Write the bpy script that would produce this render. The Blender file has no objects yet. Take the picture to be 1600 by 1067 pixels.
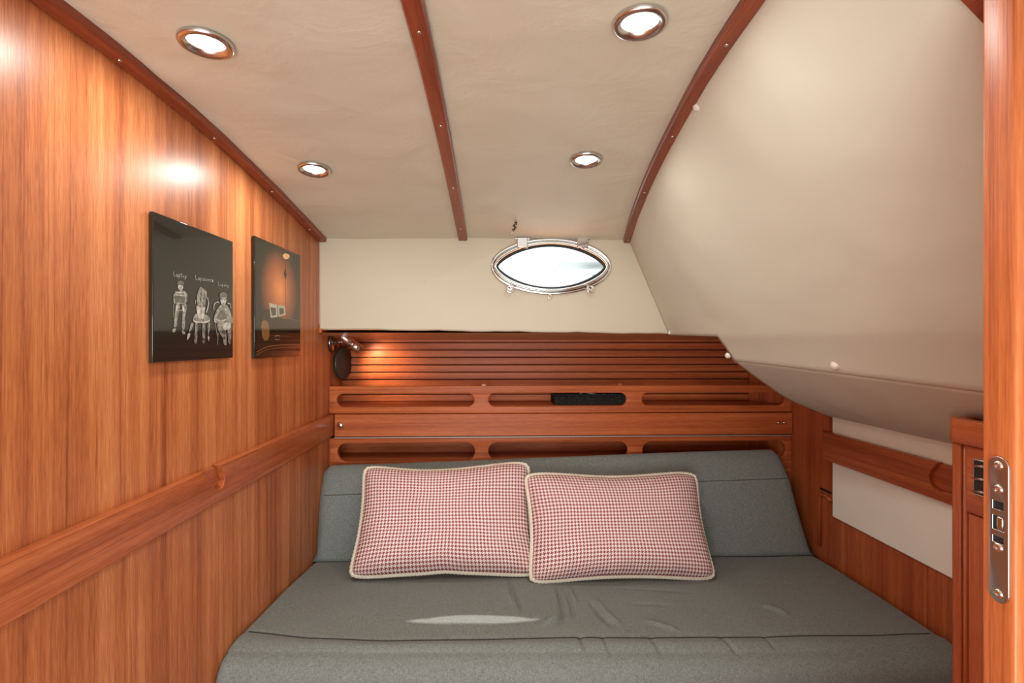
import bpy, bmesh, math, random
from mathutils import Vector, Matrix, noise

random.seed(7)
SC = bpy.context.scene
COL = SC.collection
CZ = 1.15                       # camera height above the cabin sole
F = 800.0
YAW = math.atan(25 / 800)
XL, XR, YB = -.604, 1.10, 1.76  # left wall, right wall, padded back panel

# ------------------------------------------------------------------ camera
cd = bpy.data.cameras.new('camera'); cam = bpy.data.objects.new('camera', cd); COL.objects.link(cam)
cd.sensor_width = 36; cd.lens = 18; cd.clip_start = .02
cam.location = (0, 0, CZ); cam.rotation_euler = (math.pi / 2, 0, -YAW)
SC.camera = cam
# ------------------------------------------------------------------ world, sun, fill, exposure
W = bpy.data.worlds.new('sky'); SC.world = W; W.use_nodes = True
bg = W.node_tree.nodes['Background']
bg.inputs[0].default_value = (0.92, 1.0, 1.0, 1); bg.inputs[1].default_value = 1.8
sd = bpy.data.lights.new('sun', 'SUN'); sun = bpy.data.objects.new('sun', sd); COL.objects.link(sun)
sd.energy = 3.6; sd.angle = math.radians(.6); sd.color = (1, .93, .86)
sun.rotation_euler = Vector((.246, .475, .962)).to_track_quat('Z', 'Y').to_euler()
ad = bpy.data.lights.new('fill_light', 'AREA'); al = bpy.data.objects.new('fill_light', ad); COL.objects.link(al)  # added fill, low behind the camera, stands for no real fixture
ad.shape = 'RECTANGLE'; ad.size = .9; ad.size_y = .5; ad.energy = 9; ad.color = (.93, 1, .96)
al.location = (-.1, -.38, .80); al.rotation_euler = (math.radians(106), 0, math.radians(-6))
SC.view_settings.view_transform = 'Standard'; SC.view_settings.look = 'None'
SC.view_settings.gamma = 1; SC.view_settings.use_curve_mapping = False
SC.view_settings.exposure = .56
LAMP_W = 1.05

# ------------------------------------------------------------------ pixel rays meet known planes
_c, _s = math.cos(YAW), math.sin(YAW)
def at(px, py, axis, val):
    u = (px - 800) / F; v = -(py - 533.5) / F
    r = (u * _c + _s, -u * _s + _c, v)
    if axis == 2: val = val - CZ
    t = val / r[axis]
    return Vector((r[0] * t, r[1] * t, r[2] * t + CZ))

def lerp(a, b, t): return a + (b - a) * t
def interp(tab, x):
    if x <= tab[0][0]: return tab[0][1]
    for (a, va), (b, vb) in zip(tab, tab[1:]):
        if x <= b: return lerp(va, vb, (x - a) / (b - a))
    return tab[-1][1]
def smooth(t): t = max(0, min(1, t)); return t * t * (3 - 2 * t)

# ------------------------------------------------------------------ materials
def new_mat(name):
    m = bpy.data.materials.new(name); m.use_nodes = True
    nt = m.node_tree; b = nt.nodes['Principled BSDF']
    return m, nt, b
def N(nt, t, **k):
    n = nt.nodes.new(t)
    for a, v in k.items(): setattr(n, a, v)
    return n
def plain(name, col, rough=.5, metal=0, spec=.5, coat=0, emit=None, es=0):
    m, nt, b = new_mat(name)
    b.inputs['Base Color'].default_value = (*col, 1); b.inputs['Roughness'].default_value = rough
    b.inputs['Metallic'].default_value = metal; b.inputs['Specular IOR Level'].default_value = spec
    b.inputs['Coat Weight'].default_value = coat; b.inputs['Coat Roughness'].default_value = .04
    if emit: b.inputs['Emission Color'].default_value = (*emit, 1); b.inputs['Emission Strength'].default_value = es
    return m
def wood(name, stops, grain='z', across=1.0, rough=.3, bump=.08):
    """varnished mahogany; grain runs along the given axis"""
    m, nt, b = new_mat(name); L = nt.links.new
    tc = N(nt, 'ShaderNodeTexCoord'); ob = tc.outputs['Object']
    def noise_(sc_across, sc_along, detail=4, rough_=.55):
        mp = N(nt, 'ShaderNodeMapping')
        s = [sc_across] * 3; s['xyz'.index(grain)] = sc_along
        mp.inputs['Scale'].default_value = s
        L(ob, mp.inputs['Vector'])
        n = N(nt, 'ShaderNodeTexNoise'); n.inputs['Scale'].default_value = 1
        n.inputs['Detail'].default_value = detail; n.inputs['Roughness'].default_value = rough_
        L(mp.outputs[0], n.inputs['Vector']); return n.outputs['Fac']
    big = noise_(16 * across, .5, 2); mid = noise_(60 * across, 1.6, 4); fine = noise_(420 * across, 22, 2, .7)
    def mth(op, a, b_):
        n = N(nt, 'ShaderNodeMath', operation=op)
        for i, x in enumerate((a, b_)):
            if isinstance(x, (int, float)): n.inputs[i].default_value = x
            else: L(x, n.inputs[i])
        return n.outputs[0]
    vein = noise_(38 * across, .35, 1)
    f = mth('ADD', mth('ADD', mth('MULTIPLY', big, .34), mth('MULTIPLY', mid, .36)), mth('MULTIPLY', fine, .30))
    vn = mth('ABSOLUTE', mth('SUBTRACT', vein, .5), 0)
    vm = N(nt, 'ShaderNodeMapRange'); vm.inputs['From Min'].default_value = 0; vm.inputs['From Max'].default_value = .022
    vm.inputs['To Min'].default_value = -.075; vm.inputs['To Max'].default_value = 0; L(vn, vm.inputs['Value'])
    f = mth('ADD', f, vm.outputs[0])
    rp = N(nt, 'ShaderNodeValToRGB'); el = rp.color_ramp.elements
    el[0].position = .36; el[1].position = .64
    el[0].color = (*stops[0], 1); el[1].color = (*stops[2], 1)
    e = el.new(.5); e.color = (*stops[1], 1)
    L(f, rp.inputs[0]); L(rp.outputs[0], b.inputs['Base Color'])
    bp = N(nt, 'ShaderNodeBump'); bp.inputs['Strength'].default_value = bump; bp.inputs['Distance'].default_value = .001
    L(fine, bp.inputs['Height']); L(bp.outputs[0], b.inputs['Normal'])
    b.inputs['Roughness'].default_value = rough
    b.inputs['Specular IOR Level'].default_value = .4
    return m
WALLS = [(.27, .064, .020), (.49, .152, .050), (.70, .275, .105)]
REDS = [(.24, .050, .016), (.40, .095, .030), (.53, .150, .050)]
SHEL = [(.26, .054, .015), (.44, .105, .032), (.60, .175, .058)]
M = {}
M['wall_wood'] = wood('vertical_grain_mahogany', WALLS, 'z', 1.0, .36)
M['rail_wood'] = wood('long_grain_mahogany', [(.27, .058, .018), (.44, .115, .038), (.56, .18, .065)], 'y', 1.2, .28)
M['trim_wood'] = wood('dark_trim_mahogany', [(.15, .028, .011), (.25, .050, .019), (.33, .075, .028)], 'y', 1.5, .3)
M['shelf_wood'] = wood('shelf_mahogany', SHEL, 'x', 1.2, .38); M['shelf_wood'].node_tree.nodes['Principled BSDF'].inputs['Specular IOR Level'].default_value = .2
M['red_wood_z'] = wood('red_upright_mahogany', REDS, 'z', 1.0, .3)
M['red_wood_y'] = wood('red_level_mahogany', REDS, 'y', 1.2, .3)
M['soffit_wood'] = wood('soffit_ply', [(.44, .17, .075), (.56, .25, .11), (.62, .30, .14)], 'x', 1.0, .4)
M['door_wood'] = wood('door_edge_mahogany', [(.36, .085, .024), (.54, .15, .045), (.68, .23, .08)], 'z', 1.5, .35)
M['chrome'] = plain('polished_chrome', (.82, .81, .79), .07, 1)
M['steel'] = plain('satin_steel', (.62, .60, .57), .25, 1)
M['pearl'] = plain('pearl_snap', (.78, .72, .64), .22, 0, .6)
M['black'] = plain('black_plastic', (.012, .012, .012), .35)
M['gasket'] = plain('black_rubber', (.015, .015, .016), .5)
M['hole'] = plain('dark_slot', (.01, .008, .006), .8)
M['acrylic'] = plain('black_acrylic_print', (.015, .015, .012), .12, 0, .25, .6)
M['glow'] = plain('lamp_lens', (.9, .9, .9), .3, 0, .5, 0, (1, .97, .93), 7)
M['white_gel'] = plain('white_hull', (.6, .6, .6), .5)
M['wire_white'] = plain('white_cable', (.7, .7, .7), .4)
M['piping'] = None

def vinyl(name, col, col2, scale=5, strength=.35, rough=.5, fine=.12):
    m, nt, b = new_mat(name); L = nt.links.new
    tc = N(nt, 'ShaderNodeTexCoord')
    n = N(nt, 'ShaderNodeTexNoise'); n.inputs['Scale'].default_value = scale; n.inputs['Detail'].default_value = 5
    n.inputs['Distortion'].default_value = .6
    L(tc.outputs['Object'], n.inputs['Vector'])
    mx = N(nt, 'ShaderNodeMix', data_type='RGBA'); mx.inputs[6].default_value = (*col, 1); mx.inputs[7].default_value = (*col2, 1)
    L(n.outputs['Fac'], mx.inputs[0]); L(mx.outputs[2], b.inputs['Base Color'])
    n2 = N(nt, 'ShaderNodeTexNoise'); n2.inputs['Scale'].default_value = 420; n2.inputs['Detail'].default_value = 2
    L(tc.outputs['Object'], n2.inputs['Vector'])
    b1 = N(nt, 'ShaderNodeBump'); b1.inputs['Strength'].default_value = strength; b1.inputs['Distance'].default_value = .006
    b2 = N(nt, 'ShaderNodeBump'); b2.inputs['Strength'].default_value = fine; b2.inputs['Distance'].default_value = .001
    L(n.outputs['Fac'], b1.inputs['Height']); L(n2.outputs['Fac'], b2.inputs['Height'])
    L(b1.outputs[0], b2.inputs['Normal']); L(b2.outputs[0], b.inputs['Normal'])
    b.inputs['Roughness'].default_value = rough; b.inputs['Specular IOR Level'].default_value = .25
    return m
M['cream'] = vinyl('cream_vinyl', (.73, .68, .55), (.65, .59, .47), 7, .9, .45)
M['cream_light'] = vinyl('pale_cream_vinyl', (.66, .59, .46), (.62, .55, .43), 5, .15, .5)
M['lining'] = vinyl('side_lining_vinyl', (.67, .64, .53), (.61, .58, .48), 3.5, .4, .6)
M['soft_white'] = vinyl('white_lining', (.92, .90, .82), (.84, .81, .73), 6, .3, .5)

def fabric(name, c1, c2):
    m, nt, b = new_mat(name); L = nt.links.new
    tc = N(nt, 'ShaderNodeTexCoord'); outs = []
    for s in ((140, 900, 900), (900, 140, 140)):
        mp = N(nt, 'ShaderNodeMapping'); mp.inputs['Scale'].default_value = s
        L(tc.outputs['Object'], mp.inputs['Vector'])
        n = N(nt, 'ShaderNodeTexNoise'); n.inputs['Scale'].default_value = 1; n.inputs['Detail'].default_value = 3
        n.inputs['Roughness'].default_value = .7
        L(mp.outputs[0], n.inputs['Vector']); outs.append(n.outputs['Fac'])
    a = N(nt, 'ShaderNodeMath', operation='ADD'); L(outs[0], a.inputs[0]); L(outs[1], a.inputs[1])
    rp = N(nt, 'ShaderNodeMapRange'); rp.inputs['From Min'].default_value = .75; rp.inputs['From Max'].default_value = 1.25
    L(a.outputs[0], rp.inputs['Value'])
    mx = N(nt, 'ShaderNodeMix', data_type='RGBA'); mx.inputs[6].default_value = (*c1, 1); mx.inputs[7].default_value = (*c2, 1)
    L(rp.outputs[0], mx.inputs[0]); L(mx.outputs[2], b.inputs['Base Color'])
    bp = N(nt, 'ShaderNodeBump'); bp.inputs['Strength'].default_value = .35; bp.inputs['Distance'].default_value = .001
    L(a.outputs[0], bp.inputs['Height']); L(bp.outputs[0], b.inputs['Normal'])
    b.inputs['Roughness'].default_value = .9; b.inputs['Specular IOR Level'].default_value = .15
    b.inputs['Sheen Weight'].default_value = .12
    return m
M['grey_fabric'] = fabric('grey_heather_fabric', (.115, .130, .124), (.27, .288, .270))
M['seam'] = plain('dark_seam_thread', (.05, .058, .055), .9)
M['piping'] = fabric('cream_cord', (.66, .58, .46), (.84, .77, .65))

def houndstooth():
    m, nt, b = new_mat('red_houndstooth'); L = nt.links.new
    uv = N(nt, 'ShaderNodeUVMap'); uv.uv_map = 'UVMap'
    sp = N(nt, 'ShaderNodeSeparateXYZ'); L(uv.outputs[0], sp.inputs[0])
    def mt(op, a, c=None):
        n = N(nt, 'ShaderNodeMath', operation=op)
        for i, x in enumerate((a, c)):
            if x is None: continue
            if isinstance(x, (int, float)): n.inputs[i].default_value = x
            else: L(x, n.inputs[i])
        return n.outputs[0]
    th = .0106 / 8
    u = mt('FLOOR', mt('DIVIDE', sp.outputs[0], th)); v = mt('FLOOR', mt('DIVIDE', sp.outputs[1], th))
    wu = mt('LESS_THAN', mt('FRACT', mt('DIVIDE', u, 8)), .499)
    wv = mt('LESS_THAN', mt('FRACT', mt('DIVIDE', v, 8)), .499)
    tw = mt('LESS_THAN', mt('FRACT', mt('DIVIDE', mt('ADD', mt('ADD', u, v), 4000), 4)), .499)
    res = mt('ADD', mt('MULTIPLY', tw, wu), mt('MULTIPLY', mt('SUBTRACT', 1, tw), wv))
    mx = N(nt, 'ShaderNodeMix', data_type='RGBA')
    mx.inputs[6].default_value = (.86, .74, .71, 1); mx.inputs[7].default_value = (.30, .055, .058, 1)
    L(res, mx.inputs[0]); L(mx.outputs[2], b.inputs['Base Color'])
    b.inputs['Roughness'].default_value = .9; b.inputs['Specular IOR Level'].default_value = .15
    return m
M['houndstooth'] = houndstooth()

def chalk(name, col, dark, lo=.35, hi=.7):
    m, nt, b = new_mat(name); L = nt.links.new
    tc = N(nt, 'ShaderNodeTexCoord')
    n = N(nt, 'ShaderNodeTexNoise'); n.inputs['Scale'].default_value = 130; n.inputs['Detail'].default_value = 3
    L(tc.outputs['Object'], n.inputs['Vector'])
    r = N(nt, 'ShaderNodeValToRGB'); r.color_ramp.elements[0].position = lo; r.color_ramp.elements[1].position = hi
    r.color_ramp.elements[0].color = (*dark, 1); r.color_ramp.elements[1].color = (*col, 1)
    L(n.outputs['Fac'], r.inputs[0]); L(r.outputs[0], b.inputs['Base Color'])
    b.inputs['Roughness'].default_value = .12; b.inputs['Coat Weight'].default_value = 1; b.inputs['Coat Roughness'].default_value = .04
    return m
M['chalk'] = chalk('chalk_white', (.62, .60, .54), (.30, .29, .26))
M['chalk_mid'] = chalk('chalk_grey', (.34, .33, .30), (.07, .068, .06))
M['chalk_dark'] = chalk('chalk_dark_grey', (.13, .125, .11), (.05, .048, .042))

def glass():
    m = bpy.data.materials.new('window_glass'); m.use_nodes = True; nt = m.node_tree; nt.nodes.clear(); L = nt.links.new
    o = N(nt, 'ShaderNodeOutputMaterial'); mx = N(nt, 'ShaderNodeMixShader'); t = N(nt, 'ShaderNodeBsdfTransparent')
    g = N(nt, 'ShaderNodeBsdfGlossy'); g.inputs['Roughness'].default_value = .02
    fr = N(nt, 'ShaderNodeFresnel'); fr.inputs[0].default_value = 1.45
    t.inputs[0].default_value = (.97, .98, .98, 1)
    L(fr.outputs[0], mx.inputs[0]); L(t.outputs[0], mx.inputs[1]); L(g.outputs[0], mx.inputs[2]); L(mx.outputs[0], o.inputs[0])
    return m
M['glass'] = glass()

# ------------------------------------------------------------------ objects
def props(o, label=None, cat=None, group=None, kind=None):
    if label: o['label'] = label
    if cat: o['category'] = cat
    if group: o['group'] = group
    if kind: o['kind'] = kind
    return o
def thing(name, loc, label=None, cat=None, group=None, kind=None):
    o = bpy.data.objects.new(name, None); COL.objects.link(o); o.location = loc
    o.empty_display_size = .05
    return props(o, label, cat, group, kind)
def worldloc(o):
    v = Vector((0, 0, 0))
    while o is not None: v = v + Vector(o.location); o = o.parent
    return v
def obj(name, verts, faces, mat, parent=None, loc=None, shade=False, bevel=0, seg=2, uvs=None):
    """one mesh object; verts are in cabin coordinates"""
    if loc is None: loc = worldloc(parent) if parent else sum((Vector(v) for v in verts), Vector()) / len(verts)
    loc = Vector(loc)
    me = bpy.data.meshes.new(name)
    me.from_pydata([tuple(Vector(v) - loc) for v in verts], [], faces)
    bm = bmesh.new(); bm.from_mesh(me); 
    bmesh.ops.recalc_face_normals(bm, faces=bm.faces); bm.to_mesh(me); bm.free()
    if uvs:
        ul = me.uv_layers.new(name='UVMap')
        for lp in me.loops: ul.data[lp.index].uv = uvs[lp.vertex_index]
    me.materials.append(mat)
    if shade:
        for p in me.polygons: p.use_smooth = True
    o = bpy.data.objects.new(name, me); COL.objects.link(o)
    if parent: o.parent = parent; o.location = loc - worldloc(parent)
    else: o.location = loc
    if bevel:
        md = o.modifiers.new('bevel', 'BEVEL'); md.width = bevel; md.segments = seg; md.limit_method = 'ANGLE'; md.angle_limit = math.radians(40)
        for p in me.polygons: p.use_smooth = True
        me.set_sharp_from_angle(angle=math.radians(45))
    return o
class G:
    def __init__(s): s.v = []; s.f = []
    def add(s, v, f):
        n = len(s.v); s.v += [tuple(x) for x in v]; s.f += [tuple(i + n for i in q) for q in f]; return s
    def box(s, x0, x1, y0, y1, z0, z1):
        return s.add([(x0, y0, z0), (x1, y0, z0), (x1, y1, z0), (x0, y1, z0), (x0, y0, z1), (x1, y0, z1), (x1, y1, z1), (x0, y1, z1)],
                     [(0, 3, 2, 1), (4, 5, 6, 7), (0, 1, 5, 4), (1, 2, 6, 5), (2, 3, 7, 6), (3, 0, 4, 7)])
    def cyl(s, a, b, r0, r1=None, n=24, caps=True):
        return s.lathe(a, Vector(b) - Vector(a), [(0, 0), (r0, 0), (r1 if r1 is not None else r0, 1), (0, 1)] if caps else [(r0, 0), (r1 or r0, 1)], n)
    def lathe(s, base, axis, prof, n=24):
        """prof = (radius, fraction of axis)"""
        base = Vector(base); axis = Vector(axis); q = axis.to_track_quat('Z', 'Y')
        v = []; f = []; idx = []
        for r, t in prof:
            if r < 1e-7: idx.append([len(v)]); v.append(base + axis * t)
            else:
                idx.append(list(range(len(v), len(v) + n)))
                for k in range(n):
                    a = 2 * math.pi * k / n
                    v.append(base + axis * t + q @ Vector((r * math.cos(a), r * math.sin(a), 0)))
        for A, B in zip(idx, idx[1:]):
            for k in range(n):
                k2 = (k + 1) % n
                if len(A) == 1 and len(B) == 1: continue
                if len(A) == 1: f.append((A[0], B[k], B[k2]))
                elif len(B) == 1: f.append((A[k], B[0], A[k2]))
                else: f.append((A[k], B[k], B[k2], A[k2]))
        return s.add(v, f)
    def tube(s, pts, r, n=10, closed=False, twist=0, amp=0):
        pts = [Vector(p) for p in pts]; m = len(pts); v = []; up = None
        acc = 0
        for i, p in enumerate(pts):
            a = pts[i - 1] if (i or closed) else p; b = pts[(i + 1) % m] if (i < m - 1 or closed) else p
            t = (b - a).normalized()
            if up is None: up = t.orthogonal().normalized()
            up = (up - t * up.dot(t)).normalized(); w = t.cross(up)
            if i: acc += (p - pts[i - 1]).length
            for k in range(n):
                th = 2 * math.pi * k / n
                rr = r * (1 + amp * math.cos(2 * th - twist * acc))
                v.append(p + (up * math.cos(th) + w * math.sin(th)) * rr)
        f = []
        for i in range(m if closed else m - 1):
            j = (i + 1) % m
            for k in range(n):
                k2 = (k + 1) % n; f.append((i * n + k, i * n + k2, j * n + k2, j * n + k))
        if not closed:
            f.append(tuple(range(n))[::-1]); f.append(tuple(range((m - 1) * n, m * n)))
        return s.add(v, f)
    def grid(s, rows, close_u=False):
        v = [p for r in rows for p in r]; m = len(rows[0]); f = []
        for i in range(len(rows) - 1):
            for j in range(m - 1): f.append((i * m + j, i * m + j + 1, (i + 1) * m + j + 1, (i + 1) * m + j))
            if close_u: f.append((i * m + m - 1, i * m, (i + 1) * m, (i + 1) * m + m - 1))
        return s.add(v, f)
    def build(s, name, mat, parent=None, **k): return obj(name, s.v, s.f, mat, parent, **k)

def plate(name, loops, thick, bevel, fmap, mat, parent=None, shade=True, **k):
    """flat board with holes: first loop outline, further loops holes, given in 2-D; fmap(u, v, w) gives the cabin point, w in 0..thick"""
    cu = bpy.data.curves.new(name, 'CURVE'); cu.dimensions = '2D'; cu.fill_mode = 'BOTH'
    cu.extrude = thick / 2 - bevel; cu.bevel_depth = bevel; cu.bevel_resolution = 2; cu.offset = -bevel
    for lp in loops:
        sp = cu.splines.new('POLY'); sp.points.add(len(lp) - 1); sp.use_cyclic_u = True
        for i, p in enumerate(lp): sp.points[i].co = (p[0], p[1], 0, 1)
    o = bpy.data.objects.new(name, cu); COL.objects.link(o)
    dg = bpy.context.evaluated_depsgraph_get()
    me = bpy.data.meshes.new_from_object(o.evaluated_get(dg))
    bpy.data.objects.remove(o)
    bm = bmesh.new(); bm.from_mesh(me); bmesh.ops.remove_doubles(bm, verts=bm.verts, dist=1e-6)
    vs = [fmap(v.co.x, v.co.y, v.co.z + thick / 2) for v in bm.verts]
    bm.verts.index_update(); fs = [tuple(v.index for v in f.verts) for f in bm.faces]; bm.free()
    o = obj(name, vs, fs, mat, parent, **k)
    if shade:
        for p in o.data.polygons: p.use_smooth = True
        o.data.set_sharp_from_angle(angle=math.radians(35))
    return o
def stadium(x0, x1, z0, z1, n=10):
    r = (z1 - z0) / 2; c = (z0 + z1) / 2; pts = []
    for k in range(n + 1): a = -math.pi / 2 + math.pi * k / n; pts.append((x1 - r + r * math.cos(a), c + r * math.sin(a)))
    for k in range(n + 1): a = math.pi / 2 + math.pi * k / n; pts.append((x0 + r + r * math.cos(a), c + r * math.sin(a)))
    return pts
def screw(p, nrm, parent, r=.0034):
    nrm = Vector(nrm).normalized()
    return G().lathe(Vector(p) - nrm * .001, nrm * .003, [(0, 0), (r, 0), (r, .4), (r * .75, .8), (r * .3, 1), (r * .25, .7), (0, .7)], 14).build('screw', M['steel'], parent, shade=True)

# ================================================================== ROOM
def zc(y, x=0):   # headliner camber
    return CZ + interp([(-1.3, .44), (.3, .446), (.55, .451), (.85, .454), (1.0, .446), (1.12, .437), (1.25, .423), (1.39, .405), (1.57, .379), (1.77, .348)], y) + .004 * max(0, 1 - (x / .5) ** 2)

props(G().box(-.75, 1.25, -1.2, 2.1, -.04, 0).build('floor', M['red_wood_y']), 'brown wooden cabin sole below the berth', None, None, 'structure')

wl = thing('wall_left', (XL, .5, 0), 'left bulkhead of glossy orange-brown upright-grained mahogany', None, None, 'structure')
G().box(XL - .02, XL, -1.2, 2.06, 0, CZ + .47).build('plywood_sheet', M['wall_wood'], wl)

# headliner: two padded vinyl panels
ce = thing('ceiling', (0, .8, CZ + .46), 'cream vinyl headliner in two padded panels', None, None, 'structure')
def txr(y):  # centre line of the right-hand trim
    return interp([(-1.2, .30), (.5, .325), (.66, .34), (.757, .345), (.9, .356), (1.068, .371), (1.22, .384), (1.363, .399), (1.55, .422), (1.76, .455)], y)
def headliner(x0f, x1f, seed):
    rows = []; nx, ny = 60, 90
    for j in range(ny + 1):
        y = lerp(-1.2, 1.765, (j / ny) ** .8); r = []
        for i in range(nx + 1):
            u = i / nx; x = lerp(x0f(y), x1f(y), u)
            n1 = noise.noise(Vector((x * 6 + seed, y * 9, 0))) * .0030 + noise.noise(Vector((x * 10 + seed, y * 22, 3))) * .0013
            edge = min(1, min(u, 1 - u) * 12)
            r.append((x, y, zc(y, x) + n1 * edge + .004 * (1 - edge)))
        rows.append(r)
    g = G().grid(rows)
    top = [[(p[0], p[1], CZ + .50) for p in r] for r in rows[::30]]
    o = g.build('headliner_panel', M['cream'], ce, shade=True)
    return o
headliner(lambda y: XL, lambda y: -.112, 0)
headliner(lambda y: -.112, lambda y: txr(y), 9)
G().box(XL - .02, 1.25, -1.2, .42, CZ + .505, CZ + .53).build('deck_head', M['cream'], ce)
G().box(XL - .02, 1.25, .42, 1.79, CZ + .505, CZ + .53).build('deck_head', M['cream'], ce)  # unseen plate above the lining, added to keep the sun out
G().box(XL - .02, -.0, 1.768, 1.79, CZ + .345, CZ + .51).build('deck_beam', M['cream'], ce)
G().box(0, 1.25, 1.768 + .012, 1.79, CZ + .36, CZ + .51).build('deck_beam', M['cream'], ce)

def strip(name, cx, w, th, y0, y1, mat, parent, n=60, lift=0):
    rows = []
    for i in range(n + 1):
        y = lerp(y0, y1, i / n); x = cx(y); z = zc(y, x) + lift
        prof = [(-w / 2, .004), (-w / 2, -th * .7), (-w / 2 + .003, -th), (w / 2 - .003, -th), (w / 2, -th * .7), (w / 2, .004)]
        rows.append([(x + a, y, z + b) for a, b in prof])
    g = G().grid(rows, True); m = 6
    g.f.append(tuple(range(m))); g.f.append(tuple(range(n * m, n * m + m)))
    o = g.build(name, mat, parent, shade=True); o.data.set_sharp_from_angle(angle=math.radians(30)); return o
t1 = thing('trim_1', (XL, .7, CZ + .45), 'dark mahogany corner strip where left bulkhead meets headliner', None, None, 'structure')
strip('strip', lambda y: XL + .014, .028, .013, -1.2, 1.758, M['trim_wood'], t1)
for p in [(187, 92), (335, 215), (425, 300), (484, 362)]:
    q = at(*p, 0, XL + .014); screw((XL + .014, q.y, zc(q.y, XL) - .0135), (0, 0, -1), t1)
t2 = thing('trim_2', (-.112, .7, CZ + .45), 'dark mahogany strip down the middle of the headliner', None, None, 'structure')
strip('strip', lambda y: -.1135 + .002 * (1.76 - y), .030, .009, -1.2, 1.758, M['trim_wood'], t2)
for p in [(653, 70), (688, 203), (708, 295), (720, 361)]:
    q = at(*p, 0, -.113); screw((-.1135 + .002 * (1.76 - q.y), q.y, zc(q.y, -.11) - .0095), (0, 0, -1), t2)
t3 = thing('trim_3', (.34, .7, CZ + .45), 'dark mahogany strip between headliner and side lining', None, None, 'structure')
strip('strip', txr, .028, .010, -1.2, 1.758, M['trim_wood'], t3)
for y in (.757, 1.068, 1.363, 1.73): screw((txr(y), y, zc(y, .4) - .0105), (0, 0, -1), t3)

# ------------------------------------------------------------------ padded back panel with the portlight opening
wb = thing('wall_back', (0, YB, CZ), 'aft end of cabin, pale padded panel above tongued wooden boards', None, None, 'structure')
PC = at(861, 417, 1, YB)     # portlight centre
PA, PBh = .1815, .0685       # half width and half height of the clear opening
OA, OB = .209, .099
def inner(a, k=1.0, da=0.0):
    return (PC.x + (PA + da) * math.cos(a), PC.z + (PBh + da) * math.copysign(abs(math.sin(a)) ** 1.55, math.sin(a)))
def outer(a, da=0.0):
    s = math.sin(a); return (PC.x + (OA + da) * math.cos(a), PC.z + (OB + da) * math.copysign(abs(s) ** .97, s))
NA = 120
hole = [outer(2 * math.pi * k / NA, -.018) for k in range(NA)]
outl = []
tl, tr, br, bl = (XL + .001, CZ + .362), (.466, CZ + .362), (.603, CZ + .026), (XL + .003, CZ + .042)
outl += [tl]
for k in range(1, 12): outl.append((lerp(tl[0], tr[0], k / 12), tl[1]))
outl += [tr, br]
for k in range(1, 30):
    t = k / 30; outl.append((lerp(br[0], bl[0], t), lerp(br[1], bl[1], t) + .0012 * math.sin(t * 31) + .0008 * math.sin(t * 77) - .004 * math.sin(math.pi * t) * 0))
outl += [bl]
plate('padded_panel', [outl, hole], .020, .007, lambda u, v, w: (u, YB + w, v), M['cream_light'], wb)
G().add([(x, y, z) for y in (1.782, 1.80) for x, z in ((.44, CZ + .51), (.62, CZ + .03), (1.14, CZ + .03), (1.14, CZ + .51))],
        [(0, 1, 2, 3), (4, 7, 6, 5), (0, 4, 5, 1), (1, 5, 6, 2), (2, 6, 7, 3), (3, 7, 4, 0)]).build('sun_stop_plate', M['soffit_wood'], wb)  # closing plate behind the lining, added to stop sun leaking in
G().box(XR, XR + .03, -1.2, 1.80, CZ + .0, CZ + .53).build('hull_sun_stop', M['soft_white'], wb)  # unseen outer side plate, added to block stray sun
G().box(.66, XR + .01, 1.49, 1.80, CZ + .022, CZ + .036).build('soffit_board', M['soffit_wood'], wb)  # added to close the open top beside the lining against the sun
# wooden soffit under the panel
g = G().grid([[(x, YB + .004, CZ + .030), (x, 1.9, CZ + .018), (x, 2.03, CZ + .006)] for x in (XL, 0, .6, 1.12)])
g.build('soffit_board', M['soffit_wood'], wb)
G().box(XL, 1.2, 1.80, 2.08, CZ + .04, CZ + .06).build('soffit_backing', M['soffit_wood'], wb)
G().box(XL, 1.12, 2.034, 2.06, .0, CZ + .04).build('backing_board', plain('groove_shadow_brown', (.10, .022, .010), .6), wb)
zt = CZ + .0235
for k in range(9):
    h = .0285
    G().box(XL + .001, 1.012, 2.02 - .0, 2.034, zt - h + .003, zt).build('slat', M['shelf_wood'], wb, bevel=.0025)
    zt -= .0292
# angled closing board at the right end of the shelf
g = G(); a, b = Vector((1.012, 2.02, 0)), Vector((XR, 1.885, 0)); n = Vector((b.y - a.y, a.x - b.x, 0)).normalized() * .012
g.add([(p.x + q.x, p.y + q.y, z) for z in (.3, CZ + .03) for p in (a, b) for q in (Vector((0, 0, 0)), -n)], [(0, 1, 3, 2), (4, 6, 7, 5), (0, 2, 6, 4), (1, 5, 7, 3), (0, 4, 5, 1), (2, 3, 7, 6)])
g.build('closing_board', M['red_wood_z'], wb)

# ------------------------------------------------------------------ portlight
w1 = thing('window_1', (PC.x, YB, PC.z), 'chrome-framed lens-shaped portlight in the padded panel', None, None, 'structure')
def ring(prof, name, mat):
    """prof = list of (blend outer->inner, height towards the cabin)"""
    rows = []
    for f, h in prof:
        r = []
        for k in range(NA):
            a = 2 * math.pi * k / NA; o_ = outer(a); i_ = inner(a)
            r.append((lerp(o_[0], i_[0], f), YB - h, lerp(o_[1], i_[1], f)))
        rows.append(r)
    rows.append(rows[0])
    return G().grid(rows, True).build(name, mat, w1, shade=True)
ring([(0, -.004), (0, .003), (.03, .008), (.09, .0115), (.17, .0135), (.25, .0135), (.33, .0115), (.38, .007), (.38, -.004)], 'outer_frame', M['chrome'])
ring([(.385, -.004), (.385, .009), (.42, .014), (.49, .018), (.57, .0195), (.66, .018), (.73, .013), (.78, .006), (.78, -.004)], 'sash_frame', M['chrome'])
ring([(.78, .001), (.78, .007), (.88, .0075), (1.0, .004), (1.0, .001)], 'gasket', M['gasket'])
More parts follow.
